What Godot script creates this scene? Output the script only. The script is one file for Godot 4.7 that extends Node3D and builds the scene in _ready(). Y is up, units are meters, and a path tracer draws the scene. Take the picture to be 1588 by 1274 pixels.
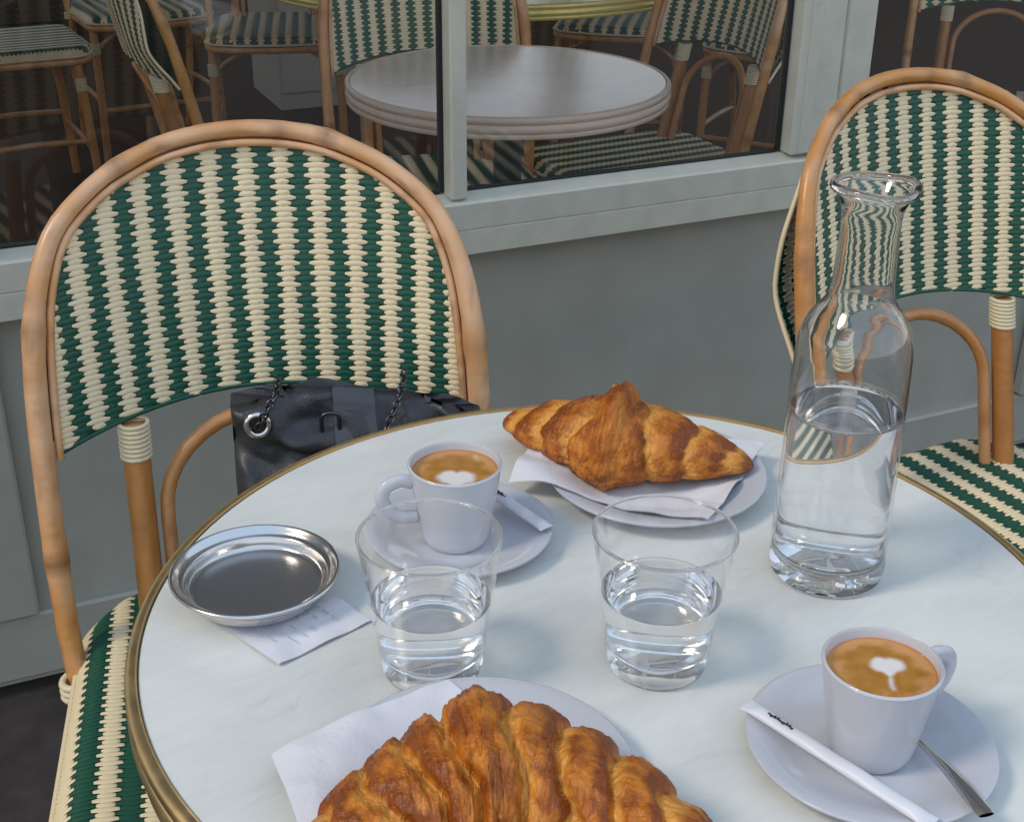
extends Node3D

const TABLE_Y := 0.735
const PITCH := 0.0317          # distance between cane stripes, measured along the curve of the weave
const ROW := 0.005            # height of one strand
const LEAN := 0.2309          # tangent of the lean of the chair backs
const BOW := 0.07             # how far the sides of a chair back come forward

var rng := RandomNumberGenerator.new()
var fn := FastNoiseLite.new()
var fine := FastNoiseLite.new()
var M := {}
var taken := {}


# ---------------------------------------------------------------- mesh builder
class Geo:
	var v := PackedVector3Array()
	var c := PackedColorArray()
	var uv := PackedVector2Array()
	var idx := PackedInt32Array()
	var tint := Color.WHITE

	func p(at: Vector3, col = null, t := Vector2.ZERO) -> int:
		v.append(at)
		c.append(tint if col == null else col)
		uv.append(t)
		return v.size() - 1

	func tri(a: int, b: int, d: int) -> void:
		idx.append(a); idx.append(b); idx.append(d)

	func quad(a: int, b: int, d: int, e: int) -> void:
		idx.append(a); idx.append(b); idx.append(d)
		idx.append(a); idx.append(d); idx.append(e)

	func outward(from: int) -> void:          # turns the triangles added since `from` so that they face out
		if from >= idx.size():
			return
		var mid := Vector3.ZERO
		var n := 0
		for i in range(from, idx.size()):
			mid += v[idx[i]]
			n += 1
		mid /= n
		var vol := 0.0
		for i in range(from, idx.size(), 3):
			vol += (v[idx[i]] - mid).dot((v[idx[i + 1]] - mid).cross(v[idx[i + 2]] - mid))
		if vol > 0.0:
			for i in range(from, idx.size(), 3):
				var k := idx[i + 1]
				idx[i + 1] = idx[i + 2]
				idx[i + 2] = k

	func lathe(profile: PackedVector2Array, seg := 48, closed := false, at := Vector3.ZERO) -> void:
		var from := idx.size()
		var rows := []
		for q in profile:
			var row := PackedInt32Array()
			if absf(q.x) < 1e-6:
				row.append(p(at + Vector3(0, q.y, 0)))
			else:
				for k in seg:
					var a := TAU * k / seg
					row.append(p(at + Vector3(cos(a) * q.x, q.y, sin(a) * q.x)))
			rows.append(row)
		var total := rows.size() if closed else rows.size() - 1
		for r in total:
			var a: PackedInt32Array = rows[r]
			var b: PackedInt32Array = rows[(r + 1) % rows.size()]
			for k in seg:
				var k2 := (k + 1) % seg
				if a.size() == 1 and b.size() == 1:
					continue
				if a.size() == 1:
					tri(a[0], b[k], b[k2])
				elif b.size() == 1:
					tri(a[k], b[0], a[k2])
				else:
					quad(a[k], b[k], b[k2], a[k2])
		outward(from)

	func tube(path: PackedVector3Array, radius, seg := 10, ring := false, colour = null, flat := 1.0) -> void:
		var from := idx.size()
		var n := path.size()
		var rows := []
		var t0 := (path[1] - path[0]).normalized()
		var up := Vector3.UP if absf(t0.y) < 0.9 else Vector3.RIGHT
		var side := up.cross(t0).normalized()
		for i in n:
			var a := path[(i - 1 + n) % n] if ring else path[maxi(i - 1, 0)]
			var b := path[(i + 1) % n] if ring else path[mini(i + 1, n - 1)]
			var t := (b - a).normalized()
			side = (side - t * side.dot(t)).normalized()
			var other := t.cross(side)
			var r: float = radius[i] if radius is PackedFloat32Array or radius is Array else radius
			var row := PackedInt32Array()
			for k in seg:
				var an := TAU * k / seg
				var off := side * cos(an) * r + other * sin(an) * r * flat
				var at := path[i] + off
				row.append(p(at, null if colour == null else colour.call(at, float(i) / (n - 1))))
			rows.append(row)
		for i in (n if ring else n - 1):
			var a: PackedInt32Array = rows[i]
			var b: PackedInt32Array = rows[(i + 1) % n]
			for k in seg:
				var k2 := (k + 1) % seg
				quad(a[k], b[k], b[k2], a[k2])
		if not ring:
			for e in [0, n - 1]:
				var row: PackedInt32Array = rows[e]
				var m := p(path[e], c[row[0]])
				for k in seg:
					if e == 0:
						tri(m, row[k], row[(k + 1) % seg])
					else:
						tri(m, row[(k + 1) % seg], row[k])
		outward(from)

	func box(mid: Vector3, size: Vector3, b := 0.002, turn := Basis.IDENTITY) -> void:     # chamfered box
		var from := idx.size()
		var h := size / 2.0
		b = minf(b, minf(h.x, minf(h.y, h.z)) * 0.9)
		var id := {}
		for sx in [-1, 1]:
			for sy in [-1, 1]:
				for sz in [-1, 1]:
					for ax in 3:
						var q := Vector3(sx * (h.x - b), sy * (h.y - b), sz * (h.z - b))
						q[ax] = [sx, sy, sz][ax] * h[ax]
						id[[sx, sy, sz, ax]] = p(mid + turn * q)
		for ax in 3:
			var u := (ax + 1) % 3
			var w := (ax + 2) % 3
			for s in [-1, 1]:
				var ring := []
				for uw in [[-1, -1], [1, -1], [1, 1], [-1, 1]]:
					var k := [0, 0, 0, ax]
					k[ax] = s
					k[u] = uw[0]
					k[w] = uw[1]
					ring.append(id[k])
				if s > 0:
					quad(ring[0], ring[3], ring[2], ring[1])
				else:
					quad(ring[0], ring[1], ring[2], ring[3])
			for su in [-1, 1]:              # edges that run along ax
				for sw in [-1, 1]:
					var k := [0, 0, 0, 0]
					k[u] = su
					k[w] = sw
					var q := []
					for e in [[-1, u], [1, u], [1, w], [-1, w]]:
						var kk := k.duplicate()
						kk[ax] = e[0]
						kk[3] = e[1]
						q.append(id[kk])
					if su * sw > 0:
						quad(q[0], q[3], q[2], q[1])
					else:
						quad(q[0], q[1], q[2], q[3])
		for sx in [-1, 1]:
			for sy in [-1, 1]:
				for sz in [-1, 1]:
					var q := [id[[sx, sy, sz, 0]], id[[sx, sy, sz, 1]], id[[sx, sy, sz, 2]]]
					if sx * sy * sz > 0:
						tri(q[0], q[2], q[1])
					else:
						tri(q[0], q[1], q[2])
		outward(from)

	func grid(nu: int, nv: int, f: Callable, close_u := false) -> void:      # f(u, v) -> [point, colour]
		var first := v.size()
		for j in nv + 1:
			for i in (nu if close_u else nu + 1):
				var r = f.call(float(i) / nu, float(j) / nv)
				p(r[0], r[1], Vector2(float(i) / nu, float(j) / nv))
		var w := nu if close_u else nu + 1
		for j in nv:
			for i in nu:
				var i2 := (i + 1) % w
				quad(first + j * w + i, first + j * w + i2, first + (j + 1) * w + i2, first + (j + 1) * w + i)

	func mesh(smooth := true) -> ArrayMesh:
		if not smooth:
			var v2 := PackedVector3Array()
			var c2 := PackedColorArray()
			var u2 := PackedVector2Array()
			for i in idx:
				v2.append(v[i]); c2.append(c[i]); u2.append(uv[i])
			v = v2; c = c2; uv = u2
			idx = PackedInt32Array(range(v.size()))
		var nn := PackedVector3Array()
		nn.resize(v.size())
		for i in range(0, idx.size(), 3):
			var a := v[idx[i]]
			var w := (v[idx[i + 2]] - a).cross(v[idx[i + 1]] - a)
			nn[idx[i]] += w; nn[idx[i + 1]] += w; nn[idx[i + 2]] += w
		for i in nn.size():
			nn[i] = nn[i].normalized() if nn[i].length_squared() > 1e-24 else Vector3.UP
		var arr := []
		arr.resize(Mesh.ARRAY_MAX)
		arr[Mesh.ARRAY_VERTEX] = v
		arr[Mesh.ARRAY_NORMAL] = nn
		arr[Mesh.ARRAY_COLOR] = c
		arr[Mesh.ARRAY_TEX_UV] = uv
		arr[Mesh.ARRAY_INDEX] = idx
		var m := ArrayMesh.new()
		m.add_surface_from_arrays(Mesh.PRIMITIVE_TRIANGLES, arr)
		return m


# ---------------------------------------------------------------- objects
func numbered(called: String) -> String:
	var n: int = taken.get(called, 0)
	taken[called] = n + 1
	return called if n == 0 else "%s_%03d" % [called, n]

func obj(called: String, g: Geo, mat: Material, parent: Node = self, smooth := true) -> MeshInstance3D:
	return put(called, g.mesh(smooth), mat, parent)

func put(called: String, mesh: Mesh, mat: Material, parent: Node = self) -> MeshInstance3D:
	var o := MeshInstance3D.new()
	o.name = numbered(called) if parent == self else called
	o.mesh = mesh
	o.material_override = mat
	if parent != self:
		var n := 0
		for ch in parent.get_children():
			if str(ch.name) == called or str(ch.name).begins_with(called + "_0") or str(ch.name).begins_with(called + "_1"):
				n += 1
		if n:
			o.name = "%s_%03d" % [called, n]
	parent.add_child(o, true)
	return o

func thing(called: String, label: String, category: String, at := Vector3.ZERO, turn := 0.0, group := "") -> Node3D:
	var o := Node3D.new()
	o.name = numbered(called)
	add_child(o, true)
	o.position = at
	o.rotation.y = turn
	tag(o, label, category, group)
	return o

func tag(o: Node, label: String, category: String, group := "") -> Node:
	o.set_meta("label", label)
	o.set_meta("category", category)
	if group:
		o.set_meta("group", group)
	return o

func setting(called: String, g: Geo, mat: Material, smooth := false) -> MeshInstance3D:
	var o := obj(called, g, mat, self, smooth)
	o.set_meta("kind", "structure")
	return o

func lin(r: float, g: float, b: float, a := 1.0) -> Color:
	var c := Color(r, g, b).linear_to_srgb()
	c.a = a
	return c

func mat(r: float, g: float, b: float, rough := 0.5, metal := 0.0) -> StandardMaterial3D:
	var m := StandardMaterial3D.new()
	m.albedo_color = lin(r, g, b)
	m.roughness = rough
	m.metallic = metal
	return m

func painted(rough := 0.5) -> StandardMaterial3D:       # takes its colour from the vertices
	var m := StandardMaterial3D.new()
	m.vertex_color_use_as_albedo = true
	m.roughness = rough
	return m

func noise_tex(freq: float, seed_: int, lo: Color, hi: Color, octaves := 4, size := 512, kind := FastNoiseLite.TYPE_SIMPLEX_SMOOTH) -> NoiseTexture2D:
	var n := FastNoiseLite.new()
	n.noise_type = kind
	n.frequency = freq
	n.seed = seed_
	n.fractal_octaves = octaves
	var t := NoiseTexture2D.new()
	t.noise = n
	t.width = size
	t.height = size
	t.seamless = true
	var gr := Gradient.new()
	gr.set_color(0, lo)
	gr.set_color(1, hi)
	t.color_ramp = gr
	return t

func relief(m: StandardMaterial3D, tex: Texture2D, cm: float, scale: float) -> void:
	m.heightmap_enabled = true
	m.heightmap_texture = tex
	m.heightmap_scale = cm
	m.uv1_triplanar = true
	m.uv1_scale = Vector3.ONE * scale

func glass(alpha := 0.0) -> StandardMaterial3D:
	var m := StandardMaterial3D.new()
	m.albedo_color = Color(1, 1, 1, alpha)
	m.refraction_enabled = true
	m.refraction_scale = 0.05
	m.roughness = 0.0
	return m

func profile(a: Array) -> PackedVector2Array:
	var r := PackedVector2Array()
	for i in range(0, a.size(), 2):
		r.append(Vector2(a[i], a[i + 1]))
	return r

func smooth_profile(a: Array, steps := 6, closed := false) -> PackedVector2Array:     # Catmull-Rom through the points
	var q := profile(a)
	var r := PackedVector2Array()
	var n := q.size()
	for i in (n if closed else n - 1):
		var p0 := q[(i - 1 + n) % n] if closed else q[maxi(i - 1, 0)]
		var p1 := q[i]
		var p2 := q[(i + 1) % n]
		var p3 := q[(i + 2) % n] if closed else q[mini(i + 2, n - 1)]
		for k in steps:
			var w := p1.cubic_interpolate(p2, p0, p3, float(k) / steps)
			w.x = maxf(w.x, 0.0)
			r.append(w)
	if not closed:
		r.append(q[n - 1])
	return r

func path3(a: Array, steps := 6) -> PackedVector3Array:
	var r := PackedVector3Array()
	for i in a.size() - 1:
		for k in steps:
			r.append(a[i].cubic_interpolate(a[i + 1], a[maxi(i - 1, 0)], a[mini(i + 2, a.size() - 1)], float(k) / steps))
	r.append(a[a.size() - 1])
	return r


# ---------------------------------------------------------------- materials
func make_materials() -> void:
	var cane_bump := noise_tex(0.03, 3, Color.BLACK, Color.WHITE, 4, 256)
	M.cane = painted(0.38)
	relief(M.cane, cane_bump, 0.06, 9.0)
	M.cane.clearcoat_enabled = true
	M.cane.clearcoat = 0.35
	M.cane.clearcoat_roughness = 0.25
	M.cream = mat(0.80, 0.655, 0.415, 0.42)
	M.green = mat(0.007, 0.078, 0.044, 0.42)
	M.backing = mat(0.035, 0.05, 0.035, 0.7)
	M.weave = painted(0.42)
	M.binding = mat(0.76, 0.65, 0.43, 0.5)
	M.black_iron = mat(0.012, 0.012, 0.013, 0.45, 0.0)
	M.brass = mat(0.72, 0.52, 0.26, 0.3, 1.0)
	M.brass.roughness_texture = noise_tex(0.02, 12, Color(0.55, 0.55, 0.55), Color(1, 1, 1), 4, 256)
	M.brass.roughness = 0.5
	M.brass.uv1_triplanar = true
	M.brass.uv1_scale = Vector3.ONE * 8.0
	M.frame = mat(0.605, 0.585, 0.485, 0.42)
	relief(M.frame, noise_tex(0.05, 21, Color.BLACK, Color.WHITE, 3, 256), 0.03, 5.0)
	M.panel = mat(0.355, 0.35, 0.302, 0.5)
	relief(M.panel, noise_tex(0.015, 22, Color.BLACK, Color.WHITE, 3, 256), 0.05, 2.0)
	var wear := noise_tex(0.006, 71, Color(0.945, 0.945, 0.94), Color(1, 1, 1), 6, 512)
	for m in [M.frame, M.panel]:
		m.albedo_texture = wear
	M.gasket = mat(0.012, 0.013, 0.013, 0.6)
	M.stone = mat(0.42, 0.39, 0.33, 0.85)
	relief(M.stone, noise_tex(0.03, 23, Color.BLACK, Color.WHITE, 5, 256), 0.3, 1.0)
	M.pane = StandardMaterial3D.new()
	M.pane.albedo_color = Color(1, 1, 1, 0.004)
	M.pane.transparency = BaseMaterial3D.TRANSPARENCY_ALPHA
	M.pane.roughness = 0.0
	M.pavement = mat(1, 1, 1, 0.55)
	M.pavement.albedo_texture = noise_tex(0.02, 31, lin(0.036, 0.027, 0.024), lin(0.075, 0.057, 0.050), 5, 512)
	M.pavement.uv1_triplanar = true
	M.pavement.uv1_scale = Vector3.ONE * 1.2
	relief(M.pavement, noise_tex(0.05, 32, Color.BLACK, Color.WHITE, 4, 256), 0.15, 1.2)
	M.wood_dark = mat(0.045, 0.03, 0.02, 0.6)
	M.wood_mid = mat(0.15, 0.085, 0.045, 0.5)
	M.wood_red = mat(0.10, 0.055, 0.035, 0.5)
	M.room_floor = mat(0.085, 0.045, 0.022, 0.8)
	M.room_floor.metallic_specular = 0.2
	M.pale_door = mat(0.55, 0.52, 0.45, 0.5)
	M.brass_bright = mat(0.85, 0.66, 0.22, 0.3, 0.35)
	M.plaster = mat(0.74, 0.60, 0.43, 0.8)
	M.ceramic = mat(0.54, 0.548, 0.595, 0.10)
	M.paper = mat(0.71, 0.71, 0.755, 0.85)
	relief(M.paper, noise_tex(0.08, 41, Color.BLACK, Color.WHITE, 3, 256), 0.02, 12.0)
	M.stick = mat(0.72, 0.72, 0.78, 0.4)
	M.ink = mat(0.03, 0.03, 0.035, 0.7)
	M.steel = mat(0.66, 0.64, 0.62, 0.17, 1.0)
	M.steel_worn = mat(0.50, 0.49, 0.50, 0.36, 1.0)
	relief(M.steel_worn, noise_tex(0.06, 43, Color.BLACK, Color.WHITE, 3, 256), 0.006, 14.0)
	M.glass = glass()
	M.clear_wall = StandardMaterial3D.new()
	M.clear_wall.albedo_color = Color(1, 1, 1, 0.02)
	M.clear_wall.transparency = BaseMaterial3D.TRANSPARENCY_ALPHA
	M.clear_wall.roughness = 0.0
	M.water = glass()
	M.water.refraction_scale = 0.033
	M.coffee = painted(0.22)
	M.crust = painted(0.42)
	M.crust.metallic_specular = 0.45
	relief(M.crust, noise_tex(0.04, 51, Color.BLACK, Color.WHITE, 5, 512), 0.14, 11.0)
	M.leather = mat(0.034, 0.035, 0.040, 0.42)
	relief(M.leather, noise_tex(0.12, 61, Color.BLACK, Color.WHITE, 3, 512, FastNoiseLite.TYPE_CELLULAR), 0.05, 7.0)
	M.leather_strap = mat(0.055, 0.058, 0.070, 0.45)
	M.chrome = mat(0.72, 0.71, 0.70, 0.12, 1.0)
	M.gunmetal = mat(0.10, 0.10, 0.11, 0.25, 1.0)
	M.marble = mat(1, 1, 1, 0.17)
	M.marble.albedo_texture = marble_texture(lin(0.76, 0.77, 0.73), lin(0.55, 0.57, 0.56), 5)
	M.marble.clearcoat_enabled = false
	M.marble_old = mat(1, 1, 1, 0.2)
	M.marble_old.albedo_texture = marble_texture(lin(0.76, 0.64, 0.54), lin(0.58, 0.50, 0.42), 15, 256)
	M.pink_edge = mat(0.62, 0.47, 0.36, 0.4)
	M.ivory_top = mat(0.80, 0.70, 0.36, 0.25)


func marble_texture(light: Color, dark: Color, seed_: int, size := 1024) -> ImageTexture:
	var im := Image.create(size, size, false, Image.FORMAT_RGB8)
	var a := FastNoiseLite.new()
	a.seed = seed_
	a.frequency = 1.0
	a.fractal_octaves = 5
	var b := FastNoiseLite.new()
	b.seed = seed_ + 1
	b.frequency = 1.0
	b.fractal_octaves = 3
	for y in size:
		for x in size:
			var u := 2.0 * x / size - 1.0
			var w := 2.0 * y / size - 1.0
			# streaks run diagonally: squeeze the noise along that direction
			var s := u * 0.80 - w * 0.6
			var t := u * 0.6 + w * 0.80
			var warp := 0.25 * b.get_noise_2d(u * 1.7, w * 1.7)
			var n := a.get_noise_2d(s * 1.5 + warp, t * 6.0 + warp * 3.0)
			var cloud := b.get_noise_2d(u * 2.6 + 9.0, w * 2.6)
			var brush := a.get_noise_2d(s * 5.0 + 3.0, t * 34.0)
			var vein := pow(maxf(0.0, 1.0 - absf(n + 0.12) * 9.0), 1.6) * clampf(0.35 + cloud * 1.6, 0.0, 1.0)
			var speck := a.get_noise_2d(u * 40.0, w * 40.0)
			var k := clampf(0.16 + 0.24 * cloud + 0.34 * maxf(n, 0.0) + 0.26 * vein + 0.05 * speck + 0.13 * brush, 0.0, 1.0)
			im.set_pixel(x, y, light.lerp(dark, k))
	return ImageTexture.create_from_image(im)


# ---------------------------------------------------------------- the rattan chair
var outline := PackedVector2Array()      # outer edge of the back: (half width, height) from the seat up to the crown

func half_width(h: float, inset: float) -> float:
	# half width of the back's outline at a height, moved in by `inset`
	var best := 0.0
	var n := outline.size()
	for i in n - 1:
		var a := inset_point(i, inset)
		var b := inset_point(i + 1, inset)
		if (a.y - h) * (b.y - h) <= 0.0 and absf(a.y - b.y) > 1e-9:
			best = maxf(best, lerpf(a.x, b.x, (h - a.y) / (b.y - a.y)))
	return best

func tube_radius(h: float) -> float:
	return lerpf(0.0106, 0.0080, smoothstep(0.70, 0.88, h))

func inset_point(i: int, inset: float) -> Vector2:
	if inset < 0.0:                        # just inside the tube
		inset = 2.0 * tube_radius(outline[i].y) + 0.0038
	var a := outline[maxi(i - 1, 0)]
	var b := outline[mini(i + 1, outline.size() - 1)]
	var t := (b - a).normalized()
	if i == outline.size() - 1:
		t = Vector2(-1, 0)
	return outline[i] + Vector2(-t.y, t.x) * inset

func back_z(x: float, h: float) -> float:
	return -LEAN * (h - 0.45) + BOW * (x / 0.21) * (x / 0.21)

func rear_z(x: float, h: float) -> float:      # the second, outer skin of weave: it stays back where the frame comes forward
	var w := (x / 0.21) * (x / 0.21)
	return -LEAN * (h - 0.45) - 0.010 + BOW * w - 0.040 * w * smoothstep(0.88, 0.70, h) * smoothstep(0.62, 0.72, h)

func fan(h: float) -> float:            # the stripes spread a little towards the crown
	return lerpf(1.0, 1.05, clampf((h - 0.65) / 0.23, 0.0, 1.0))

func arc_to_x(s: float) -> float:
	var x := s * 0.95
	for k in 5:
		x -= (x + 1.68 * x * x * x - s) / (1.0 + 5.04 * x * x)
	return x

func surface(f: Callable, x: float, h: float, d: float) -> Vector3:
	var e := 0.002
	var z: float = f.call(x, h)
	var n := Vector3(-(f.call(x + e, h) - z) / e, -(f.call(x, h + e) - z) / e, 1).normalized()
	return Vector3(x, h, z) + n * d

func strand(g: Geo, f: Callable, x0: float, x1: float, h: float, hh: float, lift: float, taper: float, flip := 1.0) -> void:
	# one visible length of cane: a domed sliver that dips under its neighbours at both ends
	if x1 - x0 < 0.0015:
		return
	var n := 5
	var first := g.v.size()
	for i in n:
		var u := float(i) / (n - 1)
		var x := lerpf(x0, x1, u)
		var e := absf(2.0 * u - 1.0)
		var w := hh * (1.0 - taper * pow(e, 4.0))
		var up := lift * (1.0 - 0.9 * pow(e, 5.0)) * (0.9 + 0.1 * cos(u * TAU * 2.0))
		var h2 := h + 0.0004 * sin(x * 900.0 + h * 333.0)
		g.p(surface(f, x, h2 - w, up * 0.25 * flip))
		g.p(surface(f, x, h2, up * flip))
		g.p(surface(f, x, h2 + w, up * 0.25 * flip))
	for i in n - 1:
		for k in 2:
			var a := first + i * 3 + k
			if flip > 0.0:
				g.quad(a, a + 1, a + 4, a + 3)
			else:
				g.quad(a, a + 3, a + 4, a + 1)

func cane_colour(at: Vector3, weather: float) -> Color:
	# pinkish, sun-bleached skin over golden cane; darker knots and scuffs
	var n := fn.get_noise_3dv(Vector3(at.x * 15.0, at.y * 15.0, at.z * 8.0)) * 0.5 + 0.5
	var m := fine.get_noise_3dv(Vector3(at.x * 30.0, at.y * 60.0, at.z * 30.0)) * 0.5 + 0.5
	var gold := Color(0.60, 0.265, 0.070)
	var pale := Color(0.74, 0.43, 0.235)
	var deep := Color(0.27, 0.11, 0.035)
	var col := gold.lerp(pale, clampf(weather + (n - 0.5) * 2.2, 0.0, 1.0))
	col = col.lerp(deep, clampf((m - 0.54) * 2.6, 0.0, 0.6))
	return col

func make_chair(called: String, label: String, weather: float) -> Node3D:
	var t := thing(called, label, "chair")
	if outline.is_empty():
		var key := [0.200, 0.40, 0.207, 0.45, 0.2105, 0.52, 0.212, 0.60, 0.2115, 0.70, 0.206, 0.762, 0.1965, 0.803, 0.182, 0.837, 0.163, 0.859, 0.133, 0.8815, 0.105, 0.895, 0.074, 0.906, 0.036, 0.9125, 0.0, 0.9145]
		outline = smooth_profile(key, 5)

	# frame: one bent cane from the left foot over the crown to the right foot
	var path := PackedVector3Array()
	var rad := PackedFloat32Array()
	var half := PackedVector3Array()
	half.append(Vector3(0.180, 0.0, -0.02))
	half.append(Vector3(0.184, 0.12, 0.018))
	half.append(Vector3(0.1875, 0.26, 0.046))
	half.append(Vector3(0.1895, 0.34, 0.058))
	for i in outline.size():
		var q := inset_point(i, tube_radius(outline[i].y))
		if i % 2 == 0 or i == outline.size() - 1:
			half.append(Vector3(q.x, q.y, back_z(q.x, q.y)))
	for i in half.size():
		path.append(Vector3(-half[i].x, half[i].y, half[i].z))
	for i in range(half.size() - 2, -1, -1):
		path.append(half[i])
	path = resample(path, 150)
	var knots := [0.05, 0.155, 0.262, 0.36, 0.445, 0.535, 0.655, 0.745, 0.86, 0.95]
	for i in path.size():
		var u := float(i) / (path.size() - 1)
		var r := tube_radius(path[i].y)
		for k in knots:
			var d: float = (u - k) / 0.0055
			r += 0.0015 * exp(-d * d)
			if u < k:
				r -= 0.0004 * exp(-(u - k) * (u - k) * 9000.0)
		rad.append(r * (1.0 + 0.02 * sin(u * 51.0)))
	var g := Geo.new()
	var shade := func(at: Vector3, u: float) -> Color:
		var col := cane_colour(at, weather * smoothstep(0.50, 0.66, at.y))
		for k in knots:
			var d: float = absf(u - k) / 0.003
			col = col.lerp(Color(0.20, 0.085, 0.03), 0.75 * exp(-d * d))
		return col
	g.tube(path, rad, 14, false, shade)
	obj("back_frame", g, M.cane, t)

	# thin cane that edges the weave just inside the frame
	path = PackedVector3Array()
	for i in range(10, outline.size()):
		var q := inset_point(i, -1.0)
		if q.y > 0.64:
			path.append(Vector3(-q.x, q.y, back_z(q.x, q.y) + 0.004))
	for i in range(path.size() - 2, -1, -1):
		path.append(Vector3(-path[i].x, path[i].y, path[i].z))
	g = Geo.new()
	g.tube(resample(path, 90), 0.0036, 8, false, func(at: Vector3, _u: float) -> Color: return cane_colour(at, 0.75))
	obj("edge_cane", g, M.cane, t)

	# woven back: a dark webbing with the cream and the green stripes over it
	var inset := -1.0
	var low := func(x: float) -> float: return 0.640 + 0.030 * (1.0 - (x / 0.2) * (x / 0.2))
	var f := back_z
	var rows := []
	var h := 0.6425
	while h < 0.89:
		rows.append([h, half_width(h, inset)])
		h += ROW
	g = Geo.new()
	for r in rows:
		var w: float = r[1]
		if w < 0.004:
			continue
		var n := 16
		var last := -1
		for i in n + 1:
			var x := lerpf(-w, w, float(i) / n)
			var a := g.p(surface(f, x, maxf(r[0] - ROW * 0.5, low.call(x)), -0.0022))
			var b := g.p(surface(f, x, maxf(r[0] + ROW * 0.5, low.call(x) + 0.0002), -0.0022))
			if last >= 0:
				g.quad(last, last + 1, b, a)
			last = a
	var web := obj("woven_back", g, M.backing, t)
	for k in range(-7, 8):
		g = Geo.new()
		for i in rows.size():
			var w := 0.0117 if i % 2 == 0 else 0.0070
			w += 0.0009 * sin(i * 12.9 + k * 78.2)
			var lim: float = rows[i][1]
			var fh := fan(rows[i][0])
			var x0 := maxf(arc_to_x((k * PITCH - w) * fh), -lim)
			var x1 := minf(arc_to_x((k * PITCH + w) * fh), lim)
			if rows[i][0] > low.call((x0 + x1) * 0.5):
				strand(g, f, x0, x1, rows[i][0], 0.0027, 0.0022 if i % 2 == 0 else 0.0024, 0.60)
		if g.v.size():
			obj("cream_stripe", g, M.cream, web)
	for k in range(-7, 7):
		g = Geo.new()
		for i in rows.size():
			var w := 0.0049 if i % 2 == 0 else 0.0094
			var lim: float = rows[i][1]
			var s := (k + 0.5) * PITCH
			var fh := fan(rows[i][0])
			var x0 := maxf(arc_to_x((s - w) * fh), -lim)
			var x1 := minf(arc_to_x((s + w) * fh), lim)
			if rows[i][0] > low.call((x0 + x1) * 0.5):
				strand(g, f, x0, x1, rows[i][0], 0.0028, 0.0010 if i % 2 == 0 else 0.0013, 0.3)
		if g.v.size():
			obj("green_stripe", g, M.green, web)
	g = Geo.new()
	path = PackedVector3Array()
	for i in 25:
		var x := lerpf(-0.187, 0.187, i / 24.0)
		path.append(surface(f, x, low.call(x), 0.0))
	g.tube(path, 0.0022, 6)
	obj("lower_edge", g, M.green, web)

	# the outer skin of weave on the back of the frame, closed by a cream cord
	g = Geo.new()
	f = rear_z
	h = 0.6425
	while h < 0.895:
		var lim := half_width(h, lerpf(0.009, 0.016, smoothstep(0.76, 0.84, h)))
		var i := roundi((h - 0.6425) / ROW)
		g.tint = Color(0.80, 0.655, 0.415)
		for k in range(-7, 8):
			var w := 0.0117 if i % 2 == 0 else 0.0070
			if h > low.call(arc_to_x(clampf(k * PITCH, -0.21, 0.21))) + 0.006:
				strand(g, f, maxf(arc_to_x(k * PITCH - w), -lim), minf(arc_to_x(k * PITCH + w), lim), h, 0.0026, 0.0022, 0.4, -1.0)
		g.tint = Color(0.007, 0.078, 0.044)
		for k in range(-7, 7):
			var w := 0.0049 if i % 2 == 0 else 0.0094
			var s := (k + 0.5) * PITCH
			if h > low.call(arc_to_x(clampf(s, -0.21, 0.21))) + 0.006:
				strand(g, f, maxf(arc_to_x(s - w), -lim), minf(arc_to_x(s + w), lim), h, 0.0026, 0.0014, 0.3, -1.0)
		h += ROW
	web = obj("rear_weave", g, M.weave, t)
	path = PackedVector3Array()
	for i in range(10, outline.size()):
		var q := inset_point(i, lerpf(0.008, 0.017, smoothstep(0.76, 0.84, outline[i].y)))
		if q.y > 0.63:
			path.append(Vector3(-q.x, q.y, rear_z(q.x, q.y)))
	for i in range(path.size() - 2, -1, -1):
		path.append(Vector3(-path[i].x, path[i].y, path[i].z))
	g = Geo.new()
	g.tube(resample(path, 70), 0.003, 6)
	obj("edge_cord", g, M.cream, web)

	# two posts and a bent hoop fill the gap under the weave
	for s in [-1.0, 1.0]:
		path = PackedVector3Array()
		for i in 10:
			var y := lerpf(0.43, 0.652, i / 9.0)
			path.append(Vector3(s * 0.123, y, back_z(0.123, y) + 0.001))
		g = Geo.new()
		g.tube(path, 0.0128, 12, false, func(at: Vector3, _u: float) -> Color: return cane_colour(at, -0.25).lerp(Color(0.30, 0.10, 0.018), 0.55 - 0.35 * weather))
		var post := obj("back_post", g, M.cane, t)
		g = Geo.new()
		for i in 8:
			var y := 0.6225 + i * 0.0043
			var ring := PackedVector3Array()
			for k in 14:
				var a := TAU * k / 14.0
				ring.append(Vector3(s * 0.123 + cos(a) * 0.0132, y, back_z(0.123, y) + 0.001 + sin(a) * 0.0132))
			g.tube(ring, 0.0023, 6, true)
		obj("binding", g, M.binding, post)
	path = PackedVector3Array()
	for i in 34:
		var u := i / 33.0
		var q: Vector2
		if u < 0.25:
			q = Vector2(-0.1, lerpf(0.43, 0.565, u / 0.25))
		elif u > 0.75:
			q = Vector2(0.1, lerpf(0.565, 0.43, (u - 0.75) / 0.25))
		else:
			var a := PI * (1.0 - (u - 0.25) / 0.5)
			q = Vector2(cos(a) * 0.1, 0.565 + sin(a) * 0.082)
		path.append(Vector3(q.x, q.y, back_z(q.x, q.y) + 0.002))
	g = Geo.new()
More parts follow.
